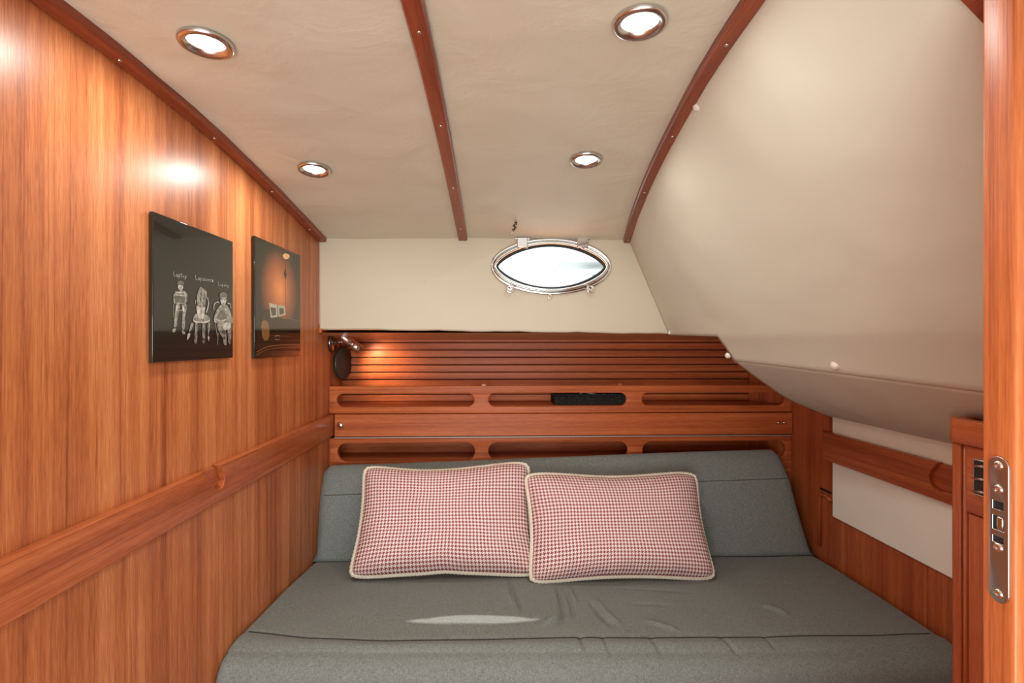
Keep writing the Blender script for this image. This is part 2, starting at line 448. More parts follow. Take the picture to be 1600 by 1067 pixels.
g = G(); vs = [(PC.x, YB - .0025, PC.z)] + [(inner(2 * math.pi * k / NA, da=.002)[0], YB - .0025, inner(2 * math.pi * k / NA, da=.002)[1]) for k in range(NA)]
g.add(vs, [(0, 1 + k, 1 + (k + 1) % NA) for k in range(NA)]); g.build('pane', M['glass'], w1)
for px in (816, 910):
    c = at(px, 378, 1, YB - .015)
    h_ = G().box(c.x - .019, c.x + .019, YB - .024, YB + .0, c.z - .022, c.z + .015).build('hinge', M['chrome'], w1, bevel=.003)
    G().cyl((c.x - .024, YB - .019, c.z + .010), (c.x + .024, YB - .019, c.z + .010), .0042).build('hinge_pin', M['chrome'], h_, shade=False)
for px, sg in ((797, 1), (922, -1)):
    c = at(px, 451, 1, YB - .02)
    k_ = G().cyl((c.x, YB - .026, c.z), (c.x, YB, c.z), .0075, .0085).build('dog_bolt', M['chrome'], w1, shade=False)
    g = G().tube([(c.x + .011 * math.cos(a), YB - .028, c.z - .003 + .011 * math.sin(a)) for a in [2 * math.pi * i / 16 for i in range(16)]], .0028, 8, True)
    g.tube([(c.x - sg * .004, YB - .027, c.z), (c.x + sg * .010, YB - .022, c.z + .010), (c.x + sg * .020, YB - .018, c.z + .015)], .0038, 8)
    g.build('wing_nut', M['chrome'], k_, shade=True)
c = at(859, 463, 1, YB - .01)
G().tube([(c.x + .006 * math.cos(a), YB - .010, c.z + .007 * math.sin(a)) for a in [2 * math.pi * i / 14 for i in range(14)]], .0022, 8, True).build('pull_ring', M['chrome'], w1, shade=True)

# ------------------------------------------------------------------ right side: wall, white panel, side lining and soffit
wr = thing('wall_right', (XR, 1.2, 0), 'hull side in red mahogany with cream vinyl lining above', None, None, 'structure')
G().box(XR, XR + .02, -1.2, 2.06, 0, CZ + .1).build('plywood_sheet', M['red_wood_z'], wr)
a = at(1302, 649, 0, XR - .006); b = at(1302, 807, 0, XR - .006)
G().box(XR - .010, XR + .002, .5, a.y, b.z, CZ - .236).build('white_lining_panel', M['soft_white'], wr, bevel=.003)
# lining surface
def low(y):   # lower edge of the side lining
    return (interp([(.40, .83), (.8, .782), (1.1, .736), (1.47, .688)], y), CZ + interp([(.4, -.092), (.8, -.076), (1.1, -.0625), (1.3, -.055), (1.47, -.050)], y))
def midp(y):  # point on the lining level with the hem of the back panel
    return (interp([(.40, .735), (.8, .708), (1.1, .680), (1.47, .642), (1.76, .603)], y), CZ + interp([(.4, .02), (1.47, .016), (1.76, .024)], y))
def sec(y, t):
    x0, z0 = txr(y) + .008, zc(y, .4); x1, z1 = midp(y)
    bul = interp([(.4, .022), (1.2, .012), (1.76, 0)], y) * math.sin(math.pi * t)
    return Vector((lerp(x0, x1, t) + bul * .6, y, lerp(z0, z1, t) + bul * .5))
def wr_n(p): return noise.noise(p * 5) * .004 + noise.noise(p * 13) * .0013
rows = []; ny = 90
for j in range(ny + 1):
    y = lerp(.42, YB + .004, j / ny); r = []
    for i in range(41):
        t = i / 40; p = sec(y, t); e = min(1, 10 * min(t, 1), (YB + .004 - y) * 14)
        p = p + Vector((.8, 0, .6)) * wr_n(p) * e * min(1, (1 - t) * 8)
        r.append(p)
    rows.append(r)
lin = G().grid(rows)
rows2 = []; m2 = max(i for i in range(ny + 1) if lerp(.42, YB + .004, i / ny) <= 1.475)
for j in range(m2 + 1):
    y = lerp(.42, YB + .004, j / ny); p0 = rows[j][-1]; x1, z1 = low(y); r = []
    p1 = Vector((x1, y, z1))
    for i in range(13):
        t = i / 12; p = p0.lerp(p1, t); p = p + Vector((.8, 0, .6)) * (.0015 * math.sin(math.pi * t))
        r.append(p)
    rl_ = Vector((p1.x + .006, y, p1.z - .004)); r.append(rl_); r.append(Vector((p1.x + .016, y, p1.z - .002)))
    rows2.append(r)
lin.grid(rows2)
o = lin.build('side_lining', M['lining'], wr, shade=True)
bm = bmesh.new(); bm.from_mesh(o.data); bmesh.ops.remove_doubles(bm, verts=bm.verts, dist=1e-5); bm.to_mesh(o.data); bm.free()
md = o.modifiers.new('thick', 'SOLIDIFY'); md.thickness = .006; md.offset = 0
# rolled under-deck lining, from the lip down and out to the hull
rows = []
for j in range(61):
    s = j / 60; r = []
    yi = lerp(.42, 1.478, s); yo = lerp(.42, 1.655, s)
    x0, z0 = low(yi)
    for i in range(21):
        t = i / 20
        p = Vector((lerp(x0 + .004, XR - .010, t), lerp(yi, yo, t), lerp(z0 - .002, CZ - .243, t) - .018 * math.sin(math.pi * t)))
        p.z += noise.noise(Vector((p.x * 5, p.y * 9, 2))) * .006 * math.sin(math.pi * t)
        r.append(p)
    rows.append(r)
o = G().grid(rows).build('under_deck_lining', M['lining'], wr, shade=True)
md = o.modifiers.new('thick', 'SOLIDIFY'); md.thickness = .004; md.offset = 0
def snap(p, nrm, r=.0085):
    nrm = Vector(nrm).normalized(); p = Vector(p)
    G().lathe(p - nrm * .002, nrm * .008, [(r * 1.25, 0), (r * 1.2, .35), (r * .95, .45), (r * .9, .8), (r * .6, .98), (0, 1)], 20).build('snap_button', M['pearl'], wr, shade=True)
nl = Vector((-.62, -.1, -.5))
def on_lining(px, py):
    best = None
    for j in range(60):
        y = lerp(.5, 1.755, j / 59)
        for i in range(41):
            p = sec(y, i / 40); d = p - Vector((0, 0, CZ))
            fx = d.x * _c - d.y * _s; fy = d.x * _s + d.y * _c
            e = (800 + 800 * fx / fy - px) ** 2 + (533.5 - 800 * d.z / fy - py) ** 2
            if best is None or e < best[0]: best = (e, p)
    return best[1]
snap(on_lining(1092, 171), (-.6, -.3, -.6))
y_ = 1.10; x_, z_ = low(y_); p0 = Vector((midp(y_)[0], y_, midp(y_)[1])).lerp(Vector((x_, y_, z_)), .80)
p0 = at(1304, 572, 0, p0.x + .003); snap(p0, (-.8, -.1, -.55))
snap(at(1139, 559, 1, 1.462) + Vector((-.004, 0, .006)), (-.8, -.3, -.4), .007)
snap(at(1046, 520, 1, 1.745), (-.5, -.8, -.2), .005)

# rails on both walls
t4 = thing('trim_4', (XL, .6, CZ - .31), 'long level mahogany rail on the left bulkhead with a finger notch', None, None, 'structure')
RX = XL + .020
z1, z0 = CZ - .2625, CZ - .339
nt_ = [at(*p, 0, RX) for p in [(318, 739), (338, 763), (343, 765), (349, 761), (352, 750), (351, 740), (348, 731), (345, 728)]]
loop = [(-1.2, z0), (1.868, z0), (1.868, z1)] + [(p.y, min(p.z, z1)) for p in nt_[::-1]] + [(-1.2, z1)]
loop[3] = (loop[3][0], z1); loop[-2] = (loop[-2][0], z1)
plate('rail', [loop], .020, .0025, lambda u, v, w: (XL + w, u, v), M['rail_wood'], t4)
q4 = [(p.y, min(p.z, z1)) for p in nt_]
G().box(XL, XL + .007, min(p[0] for p in q4) - .004, max(p[0] for p in q4) + .004, min(p[1] for p in q4) - .004, z1 - .003).build('notch_back', M['rail_wood'], t4)
t5 = thing('trim_5', (XR, 1.4, CZ - .34), 'level mahogany rail across the white panel at right, notched', None, None, 'structure')
a = at(1285, 673.5, 0, XR - .028); b = at(1285, 717, 0, XR - .028)
nn = [at(*p, 0, XR - .028) for p in [(1477, 727), (1464, 727), (1455, 733), (1450, 742), (1451, 753), (1458, 762), (1468, 768), (1479, 769)]]
zt_ = a.z
loop = [(.60, b.z), (a.y, b.z), (a.y, zt_), (nn[1].y, zt_)] + [(p.y, p.z) for p in nn[2:]] + [(nn[-1].y - .04, nn[-1].z + .004), (nn[-1].y - .07, zt_), (.60, zt_)]
plate('rail', [loop], .018, .002, lambda u, v, w: (XR - .028 + w, u, v), M['red_wood_y'], t5)
G().box(XR - .016, XR - .011, nn[-1].y - .09, nn[3].y + .02, b.z + .006, zt_ - .002).build('notch_back', M['red_wood_y'], t5)
# cushion stop moulding beside the backrest
t6 = thing('trim_6', (XR, 1.68, CZ - .6), 'thin upright mahogany moulding beside the backrest at right', None, None, 'structure')
G().tube([(XR - .004, 1.70, .46), (XR - .004, 1.70, CZ - .53), (XR - .004, 1.69, CZ - .512), (XR - .004, 1.665, CZ - .515), (XR - .004, 1.64, CZ - .522)], .007, 8).build('moulding', M['red_wood_z'], t6, shade=True)
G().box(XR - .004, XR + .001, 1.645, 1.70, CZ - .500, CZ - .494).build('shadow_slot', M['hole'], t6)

# bulkhead trim at the doorway, following the lining
t7 = thing('trim_7', (.45, .46, CZ + .3), 'curved dark trim over the doorway at upper right corner', None, None, 'structure')
rows = []
for i in range(25):
    t = lerp(.02, .98, i / 24); p = sec(.47, t); n = Vector((-.72, 0, -.69))
    rows.append([Vector((q.x, y, q.z)) for q, y in ((p + n * .0, .452), (p + n * .013, .452), (p + n * .013, .478), (p + n * .0, .482))])
G().grid(rows, True).build('strip', M['trim_wood'], t7)

# ------------------------------------------------------------------ door leaf at the right edge of the view
DX = .44; yf = at(1533, 500, 0, DX).y; yn = at(1587, 500, 0, DX).y
d1 = thing('door_1', (DX, (yf + yn) / 2, 0), 'mahogany door leaf edge close to the viewer with a steel lock plate', None, None, 'structure')
g = G()
lf = [(DX, .005), (1.09, .005), (1.09, CZ - .26), (.80, CZ - .10), (DX + .012, CZ + .325), (DX, CZ + .335)]
plate('door_leaf', [lf], yf - yn, .0035, lambda u, v, w: (u, yn + w, v), M['door_wood'], d1)
c0 = at(1548, 713, 0, DX); c1 = at(1580, 941, 0, DX)
lz1, lz0 = at(1563, 713, 0, DX).z, at(1563, 941, 0, DX).z; ly1, ly0 = c0.y, c1.y
slots = []
def lzp(py): return at(1563, py, 0, DX).z
w_ = ly1 - ly0; ym = (ly0 + ly1) / 2
for (pa, pb) in ((783, 796), (806, 828), (838, 848)):
    slots.append([(ym - w_ * .25, lzp(pb)), (ym + w_ * .28, lzp(pb)), (ym + w_ * .28, lzp(pa)), (ym - w_ * .25, lzp(pa))])
out = [(q[1], q[0]) for q in stadium(lz0, lz1, ly0, ly1)]
lp = plate('lock_plate', [out] + slots, .0024, .0005, lambda u, v, w: (DX - w, u, v), M['steel'], d1)
G().box(DX - .0006, DX + .001, ym - w_ * .3, ym + w_ * .32, lzp(850), lzp(780)).build('lock_recess', M['hole'], lp)
G().box(DX - .0022, DX + .001, ym - w_ * .2, ym + w_ * .1, lzp(827), lzp(807)).build('latch_bolt', M['chrome'], lp, bevel=.0008)
for py in (727, 764, 855, 927):
    q = at(1563, py, 0, DX - .0025); s_ = screw((DX - .0022, ym, lzp(py)), (-1, 0, 0), lp, .0042); s_.data.materials[0] = M['chrome']

# ================================================================== BUILT-IN SHELF
FY = 1.87
sh = thing('bookshelf', (.25, FY, CZ - .45), 'built-in mahogany shelf unit with slotted fiddle rails behind the berth', 'shelf')
def slotted(name, z0, z1, s0, s1, xs, yoff=0):
    plate(name, [[(XL + .001, z0), (XR - .001, z0), (XR - .001, z1), (XL + .001, z1)]] + [stadium(x0, x1, s0, s1) for x0, x1 in xs], .018, .0022,
          lambda u, v, w: (u, FY + w, v), M['shelf_wood'], sh)
X = lambda px: at(px, 640, 1, FY).x
Z = lambda py: at(870, py, 1, FY).z
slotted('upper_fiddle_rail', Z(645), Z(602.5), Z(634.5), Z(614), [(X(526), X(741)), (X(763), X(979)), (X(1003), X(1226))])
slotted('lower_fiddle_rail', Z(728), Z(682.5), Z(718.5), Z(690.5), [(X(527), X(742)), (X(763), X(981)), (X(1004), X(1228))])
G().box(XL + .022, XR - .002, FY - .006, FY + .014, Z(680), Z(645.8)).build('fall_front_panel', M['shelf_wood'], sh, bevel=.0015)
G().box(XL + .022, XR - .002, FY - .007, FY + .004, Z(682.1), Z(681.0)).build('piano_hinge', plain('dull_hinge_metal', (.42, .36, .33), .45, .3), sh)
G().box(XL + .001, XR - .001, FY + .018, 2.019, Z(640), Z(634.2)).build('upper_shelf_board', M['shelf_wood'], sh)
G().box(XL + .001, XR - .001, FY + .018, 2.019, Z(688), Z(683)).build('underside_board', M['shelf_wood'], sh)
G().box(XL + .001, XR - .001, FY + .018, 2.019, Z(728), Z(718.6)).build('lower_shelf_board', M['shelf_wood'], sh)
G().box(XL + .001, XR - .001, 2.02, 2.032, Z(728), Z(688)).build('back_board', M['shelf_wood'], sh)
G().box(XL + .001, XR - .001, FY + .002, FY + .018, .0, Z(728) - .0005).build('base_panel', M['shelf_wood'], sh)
q = at(533, 664, 1, FY - .006)
G().lathe(q, (0, -.012, 0), [(0, 0), (.0125, 0), (.0125, .3), (.009, .5), (.010, .8), (.005, 1), (0, 1)], 24).build('knob', M['chrome'], sh, shade=True)
for px in (1215, 1224):
    q = at(px, 660, 1, FY - .006)
    G().lathe(q, (0, -.010, 0), [(0, 0), (.006, 0), (.0065, .5), (.004, .9), (0, 1)], 16).build('knob', M['chrome'], sh, shade=True)
for px in (756, 968):
    q = at(px, 602, 1, FY + .012)
    G().lathe((q.x, FY + .004, Z(602.5) - .002), (0, .010, 0), [(0, 0), (.009, 0), (.009, 1), (0, 1)], 20).build('peg', M['red_wood_y'], sh, shade=False)

# mesh tray with cables on the upper shelf
tx0, tx1 = at(852, 620, 1, 1.93).x, at(981, 620, 1, FY + .02).x
tz = Z(634.2) + .0005
tray = thing('mesh_tray', ((tx0 + tx1) / 2, 1.95, tz), 'black fine-mesh tray lying on the upper shelf behind its middle slot', 'tray')
def mesh_mat():
    m, nt, b = new_mat('black_wire_mesh'); L = nt.links.new
    tc = N(nt, 'ShaderNodeTexCoord'); v = N(nt, 'ShaderNodeTexVoronoi'); v.inputs['Scale'].default_value = 330
    L(tc.outputs['Object'], v.inputs['Vector']); r = N(nt, 'ShaderNodeValToRGB')
    r.color_ramp.elements[0].color = (.11, .10, .08, 1); r.color_ramp.elements[1].color = (.008, .008, .007, 1); r.color_ramp.elements[1].position = .42
    L(v.outputs['Distance'], r.inputs[0]); L(r.outputs[0], b.inputs['Base Color']); b.inputs['Roughness'].default_value = .7; b.inputs['Specular IOR Level'].default_value = .1
    return m
mm = mesh_mat()
y0, y1 = FY + .024, 2.012; x0, x1 = tx0 + .03, tx1 - .004; h = .040
G().box(x0, x1, y0, y1, tz, tz + .003).build('tray_base', mm, tray)
G().box(x0, x1, y0, y0 + .003, tz + .003, tz + h - .004).build('tray_side', mm, tray)
G().box(x0, x1, y1 - .003, y1, tz + .003, tz + h - .004).build('tray_side', mm, tray)
G().box(x0 , x0 + .003, y0 + .003, y1 - .003, tz + .003, tz + h - .004).build('tray_side', mm, tray)
G().box(x1 - .003, x1, y0 + .003, y1 - .003, tz + .003, tz + h - .004).build('tray_side', mm, tray)
G().tube([(x0, y0, tz + h - .003), (x1, y0, tz + h - .003), (x1, y1, tz + h - .003), (x0, y1, tz + h - .003)], .0022, 8, True).build('tray_rim', M['black'], tray)
pts = []
for i in range(40):
    t = i / 39; pts.append((lerp(x0 + .10, x1 - .05, t), y0 + .02 + .012 * math.sin(t * 9), tz + h + .000 + .003 * math.sin(t * 7 + .6) - .020 * t ** 6))
props(G().tube(pts, .0022, 8).build('cable', M['wire_white'], shade=True), 'thin white cable lying in the black mesh tray', 'cable')

# ================================================================== BERTH
bb = thing('berth_base', (.25, 1.4, 0), 'mahogany base box under the grey berth cushions', 'bed base')
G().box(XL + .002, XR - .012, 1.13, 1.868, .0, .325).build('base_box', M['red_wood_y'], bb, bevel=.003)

# seat cushion
SZ0, SZ1 = CZ - .728, CZ - .700     # seat height at back / at seam
creases = []   # (polyline in (x, y), height, width)
def cr(pix, h, w): creases.append(([(p.x, p.y) for p in (at(px, py, 2, CZ - .715) for px, py in pix)], h, w))
cr([(796, 905), (806, 935), (816, 965)], -.0045, .006)
cr([(788, 905), (792, 930), (800, 948)], .003, .010)
cr([(870, 918), (876, 945), (880, 965), (872, 985)], -.005, .006)
cr([(862, 915), (868, 945), (866, 975), (845, 988)], .004, .012)
cr([(884, 925), (893, 950), (896, 975)], -.004, .006)
cr([(888, 920), (900, 950)], .003, .012)
cr([(922, 945), (936, 968), (956, 986)], -.0045, .006)
cr([(930, 940), (948, 965), (972, 985)], .003, .012)
cr([(1008, 975), (1040, 985), (1060, 992)], .003, .008)
cr([(1190, 948), (1215, 955), (1235, 968)], .003, .012)
cr([(960, 921), (1040, 925), (1090, 928)], -.002, .007)
cr([(985, 948), (1055, 950)], -.0015, .008)
cr([(905, 1003), (915, 1025)], -.003, .008)
cr([(940, 1003), (955, 1028)], -.003, .007)
cr([(1015, 1002), (1035, 1027)], -.003, .008)
cr([(1125, 1000), (1155, 1025)], -.003, .008)
cr([(1190, 996), (1215, 1020)], -.002, .008)
def crease(x, y):
    h = 0
    for pl, hh, w in creases:
        best = 9; tt = 0; L = len(pl) - 1
        for i in range(L):
            ax, ay = pl[i]; bx, by = pl[i + 1]; dx, dy = bx - ax, by - ay
            t = max(0, min(1, ((x - ax) * dx + (y - ay) * dy) / (dx * dx + dy * dy)))
            d = math.hypot(x - ax - dx * t, y - ay - dy * t)
            if d < best: best = d; tt = (i + t) / L
        w2 = w * .75
        if best < w2 * 3: h += 2.0 * hh * math.exp(-(best / w2) ** 2) * min(1, math.sin(math.pi * min(.97, max(.03, tt))) * 1.4 + .1)
    return h
def szf(x): return CZ + lerp(-.685, -.716, max(0, min(1, (x + .6) / 1.7)))     # the front stands a little higher at the left
def _seam():
    P = []
    for px, py in ((376, 984), (480, 995), (600, 999), (750, 998), (900, 995), (1030, 995), (1200, 994), (1465, 988)):
        z = CZ - .70
        for _ in range(5): p = at(px, py, 2, z); z = szf(p.x)
        P.append((p.x, p.y))
    return P
SEAM = _seam()
def seamY(x): return interp(SEAM, x)
def seat_row(x, side):
    """profile from back-bottom over the top to front-bottom at cross position x; side 0..1 shrinks the ends"""
    sy = seamY(x); yf_ = 1.105; pts = []
    SZ1 = szf(x)
    yb_ = 1.718
    pts.append((yb_, CZ - .822)); pts.append((yb_ + .0, SZ0 - .02)); 
    n = 74
    for i in range(n + 1):
        y = lerp(yb_ - .004, sy, i / n); z = lerp(SZ0, SZ1, (yb_ - y) / (yb_ - sy))
        z += .004 * math.sin(math.pi * min(1, (yb_ - y) / (yb_ - sy)))
        e = abs(y - sy)
        z -= .0035 * math.exp(-(e / .004) ** 2)
        pts.append((y, z))
    for i in range(1, 5): y = sy - .0022 * i; pts.append((y, SZ1 - .0035 * math.exp(-((sy - y) / .004) ** 2)))
    for i in range(1, 15):
        t = i / 14; y = lerp(sy - .009, yf_ + .05, t); pts.append((y, SZ1 + .004 * math.sin(math.pi * t) - .006 * t * t))
    r = .05; z0 = SZ1 - .006
    for i in range(1, 11):
        a = math.pi / 2 * i / 10; pts.append((yf_ + .05 - r * math.sin(a), z0 - r + r * math.cos(a)))
    pts.append((yf_ + .001, CZ - .80)); pts.append((yf_ + .012, CZ - .824)); pts.append((yf_ + .05, CZ - .825))
    return pts
rows = []; NX = 520; xa, xb = XL + .001, XR - .014
for i in range(NX + 1):
    u = i / NX
    x = lerp(xa, xb, u)
    d = min(x - xa, xb - x); k = 1 - math.sqrt(max(0, 1 - (1 - min(1, d / .016)) ** 2))
    r = []
    for (y, z) in seat_row(x, 0):
        zz = z
        if z > CZ - .79: zz = z - .018 * k
        yy = y + (.02 * k if y < 1.16 else 0)
        if y < 1.60 and z > CZ - .74: zz += crease(x, y)
        zz += noise.noise(Vector((x * 6, y * 6, 0))) * .0025 if z > CZ - .76 else 0
        r.append((x, yy, zz))
    rows.append(r)
g = G().grid(rows); m = len(rows[0]); g.f.append(tuple(range(m))); g.f.append(tuple(range(NX * m, NX * m + m)))
g.f += [(i * m, (i + 1) * m, (i + 1) * m + m - 1, i * m + m - 1) for i in range(NX)]
seat = thing('seat_cushion', (.25, 1.4, .33), 'long grey fabric seat cushion of the berth, flat under both pillows', 'cushion')
g.build('cushion_cover', M['grey_fabric'], seat, shade=True)
sp_ = []
for i in range(201):
    x = lerp(xa + .018, xb - .02, i / 200); sp_.append((x, seamY(x), szf(x) - .0022 + crease(x, seamY(x)) + noise.noise(Vector((x * 6, seamY(x) * 6, 0))) * .0025))
G().tube(sp_, .0012, 6).build('seam', M['seam'], seat, shade=True)

# back cushion
bk = thing('backrest_cushion', (.25, 1.78, CZ - .73), 'long grey fabric backrest cushion leaning on the shelf unit', 'cushion')
def bk_row(u):
    # u 0..1 left to right
    zt = lerp(-.438, -.392, smooth(u * .9 + .05) * .6 + u * .4); zs = lerp(-.524, -.478, u)
    P = [(1.702, -.724), (1.706, -.71), (1.722, -.65), (1.740, -.58), (1.756, zs - .008), (1.7575, zs - .002), (1.760, zs), (1.7595, zs + .003), (1.764, zs + .010),
         (1.780, zs + .035), (1.800, zt - .022), (1.818, zt - .006), (1.832, zt), (1.848, zt - .006), (1.858, zt - .02), (1.862, zt - .05), (1.862, -.70), (1.858, -.720), (1.850, -.7235), (1.715, -.7255)]
    return P
rows = []
NX = 90
for i in range(NX + 1):
    u = i / NX; d = min(u, 1 - u) * 1.66; k = 1 - math.sqrt(max(0, 1 - (1 - min(1, d / .025)) ** 2))
    P = bk_row(u); cy = 1.80; r = []
    for (y, z) in P:
        h = (z + .725) / .33           # 0 bottom .. 1 top
        xl_, xr_ = XL + .002 + .0 * h, lerp(XR - .016, XR - .080, max(0, h))
        x = lerp(xl_, xr_, u)
        yy = lerp(y, cy, .35 * k) if z > -.72 else y
        zz = z - .02 * k * max(0, h)
        nz = noise.noise(Vector((x * 5, z * 5, 7))) * .003
        r.append((x, min(yy + nz, 1.863), CZ + zz))
    rows.append(r)
g = G().grid(rows, True); m = len(rows[0]); g.f.append(tuple(range(m))); g.f.append(tuple(range(NX * m, NX * m + m)))
o = g.build('cushion_cover', M['grey_fabric'], bk, shade=True)
G().tube([Vector(rows[i][6]) - Vector((0, .0005, 0)) for i in range(1, NX)], .0013, 6).build('seam', M['seam'], bk, shade=True)

# ------------------------------------------------------------------ throw pillows
def pillow(corners, label, seed, loc_y, ears, topwave, botwave, lean):
    """corners: photo pixels with depth, order top-left, top-right, bottom-right, bottom-left"""
    C = [at(px, py, 1, y) for px, py, y in corners]
    nrm = (C[1] - C[0]).cross(C[3] - C[0]).normalized()
    if nrm.y > 0: nrm = -nrm
    W_, H_ = (C[1] - C[0]).length, (C[3] - C[0]).length
    upv = (C[0] - C[3]).normalized(); rt = (C[1] - C[0]).normalized()
    root = thing('throw_pillow', (C[3] + C[2]) / 2, label, 'pillow', 'houndstooth pillows on the berth')
    def edge(s, t):   # flat outline point with bowed sides and rounded corners, s,t in 0..1
        a, b = s * 2 - 1, t * 2 - 1
        # corner rounding
        p = C[0].lerp(C[1], s).lerp(C[3].lerp(C[2], s), t)
        bow = .019
        p = p - rt * (a * bow * (1 - b * b) * 1.0) * 1.0
        p = p + upv * (b * bow * .8 * (1 - a * a))
        m_ = (abs(a) ** 8) * (abs(b) ** 8)
        p = p - rt * math.copysign(.013 * m_, a) + upv * math.copysign(.013 * m_, b)
        p = p + upv * (topwave(s) * max(0, 1 - t * 2.5) + botwave(s) * max(0, t * 2.5 - 1.5))
        return p
    n = 56; V = []; UV = []; fcs = []
    for side in (1, -1):
        base = len(V)
        for j in range(n + 1):
            for i in range(n + 1):
                s = .5 - .5 * math.cos(math.pi * i / n); t = .5 - .5 * math.cos(math.pi * j / n)
                s = lerp(s, i / n, .5); t = lerp(t, j / n, .5)
                a, b = s * 2 - 1, t * 2 - 1
                p = edge(s, t)
                th = (max(0, 1 - a ** 4) * max(0, 1 - b ** 4)) ** .55
                if side == 1:
                    th *= .082 * (1 + .25 * (t - .4))
                    e4 = min(1, th * 40)
                    wv = noise.noise(Vector((s * 5 + seed, t * 3, 1))) * .006 + noise.noise(Vector((s * 11 + seed, t * 8, 1))) * .0022
                    edgew = math.exp(-((1 - abs(b)) / .14) ** 2) * noise.noise(Vector((s * 14 + seed, b, 5))) * .008
                    p = p + nrm * (th + (wv + edgew) * e4)
                else: p = p - nrm * th * .022
                V.append(p); UV.append((s * W_ + .004 * noise.noise(Vector((s * 4 + seed, t * 4, 9))), (1 - t) * H_ + .004 * noise.noise(Vector((s * 3 + seed, t * 5, 4)))))
        for j in range(n):
            for i in range(n):
                k = base + j * (n + 1) + i; fcs.append((k, k + 1, k + n + 2, k + n + 1))
    obj('pillow_cover', V, fcs, M['houndstooth'], root, shade=True, uvs=UV)
    per = []
    K = 190
    for q in range(4):
        for i in range(K):
            f_ = i / K
            s, t = ((f_, 0), (1, f_), (1 - f_, 1), (0, 1 - f_))[q]
            # soften the four turns
            per.append(edge(s, t))
    for _ in range(22): per = [(per[i - 1] + per[i] * 2 + per[(i + 1) % len(per)]) / 4 for i in range(len(per))]
    G().tube(per, .0078, 10, True, twist=2 * math.pi / .011, amp=.12).build('corded_piping', M['piping'], root, shade=True)
    return root
pillow([(568, 728, 1.690), (828, 722, 1.71), (842, 902, 1.545), (543, 906, 1.522)], 'left pillow in red and white houndstooth, corner tucked behind the other', 3.1, 0, None,
       lambda s: -.006 * math.sin(math.pi * s) + .004 * math.sin(2 * math.pi * s + 2.6), lambda s: .004 * math.exp(-((s - .5) / .08) ** 2) + .002, 0)
pillow([(818, 738, 1.655), (1088, 737, 1.68), (1120, 907, 1.515), (826, 913, 1.503)], 'right pillow in red and white houndstooth, overlapping its neighbour', 8.4, 0, None,
       lambda s: -.002 + .002 * math.sin(9 * s), lambda s: .003 * math.sin(math.pi * s), 0)

# ================================================================== DOWNLIGHTS
def downlight(px, py, label):
    z = CZ + .44
    for _ in range(8): p = at(px, py, 2, z); z = zc(p.y, p.x) - .004
    dz = (zc(p.y + .03, p.x) - zc(p.y - .03, p.x)) / .06
    nrm = Vector((0, dz, -1)).normalized()
    r = thing('ceiling_light', p, label, 'downlight', 'recessed downlights in the headliner')
    b0 = p - nrm * .004
    G().lathe(b0, nrm * .01, [(.0385, .25), (.0385, .55), (.037, .85), (.033, .95), (.028, .75), (.0245, .25), (.0235, -.1)], 48).build('bezel_ring', M['steel'], r, shade=True)
    G().lathe(b0 + nrm * .0015, nrm * .003, [(.0238, 0), (.022, .5), (0, .9)], 32).build('lens', M['glow'], r, shade=True)
    ld = bpy.data.lights.new('downlight_lamp', 'AREA'); ld.shape = 'DISK'; ld.size = .045; ld.energy = LAMP_W; ld.color = (1, 1, .92)
    lo = bpy.data.objects.new('downlight_lamp', ld); COL.objects.link(lo); lo.parent = r
    lo.location = nrm * .010; lo.rotation_euler = (-nrm).to_track_quat('Z', 'Y').to_euler()
downlight(322, 68, 'large round downlight at the upper left, above the left bulkhead')
downlight(1000, 36, 'large round downlight nearest the side lining, at the top')
downlight(491, 265, 'small-looking round downlight near the far left corner of headliner')
downlight(916, 250, 'round downlight in the headliner just above the portlight')

# ================================================================== READING LAMP AND BLACK DISC
bp_ = at(517, 535, 0, XL)
rl = thing('reading_lamp', bp_, 'small chrome swivel reading lamp on the left bulkhead, switched on', 'lamp')
Yb = bp_.y; Zb = bp_.z
G().lathe((XL, Yb, Zb), (.014, 0, 0), [(0, 0), (.036, 0), (.036, .5), (.030, .85), (.012, 1), (0, 1)], 32).build('wall_base', plain('dark_chrome', (.25, .24, .22), .12, 1), rl, shade=True)
elb = at(540, 533, 1, Yb - .01)
G().tube([(XL + .01, Yb, Zb), (elb.x - .02, Yb - .004, Zb + .001), (elb.x, Yb - .01, elb.z)], .0048, 12).build('arm', M['chrome'], rl, shade=True)
ha = at(533, 524, 1, Yb - .015); hb = at(563, 547, 1, Yb + .005); ax = hb - ha
G().lathe(ha, ax, [(0, 0), (.0135, 0), (.0160, .04), (.0160, .55), (.0148, .56), (.0148, .60), (.0172, .62), (.0190, 1.0), (.0175, 1.0), (.015, .8), (0, .8)], 28).build('lamp_head', M['chrome'], rl, shade=True)
G().lathe(ha + ax * .84, ax * .02, [(.013, 0), (0, .5)], 20).build('bulb', plain('warm_bulb', (1, .9, .7), .3, emit=(1, .72, .42), es=14), rl)
sl = bpy.data.lights.new('reading_spot', 'SPOT'); so = bpy.data.objects.new('reading_spot', sl); COL.objects.link(so); so.parent = rl
sl.energy = 1.7; sl.color = (1, .70, .42); sl.spot_size = math.radians(95); sl.spot_blend = .9; sl.shadow_soft_size = .012
sp = ha + ax * 1.08; so.location = sp - bp_
so.rotation_euler = (sp - at(602, 572, 1, 2.02)).to_track_quat('Z', 'Y').to_euler()

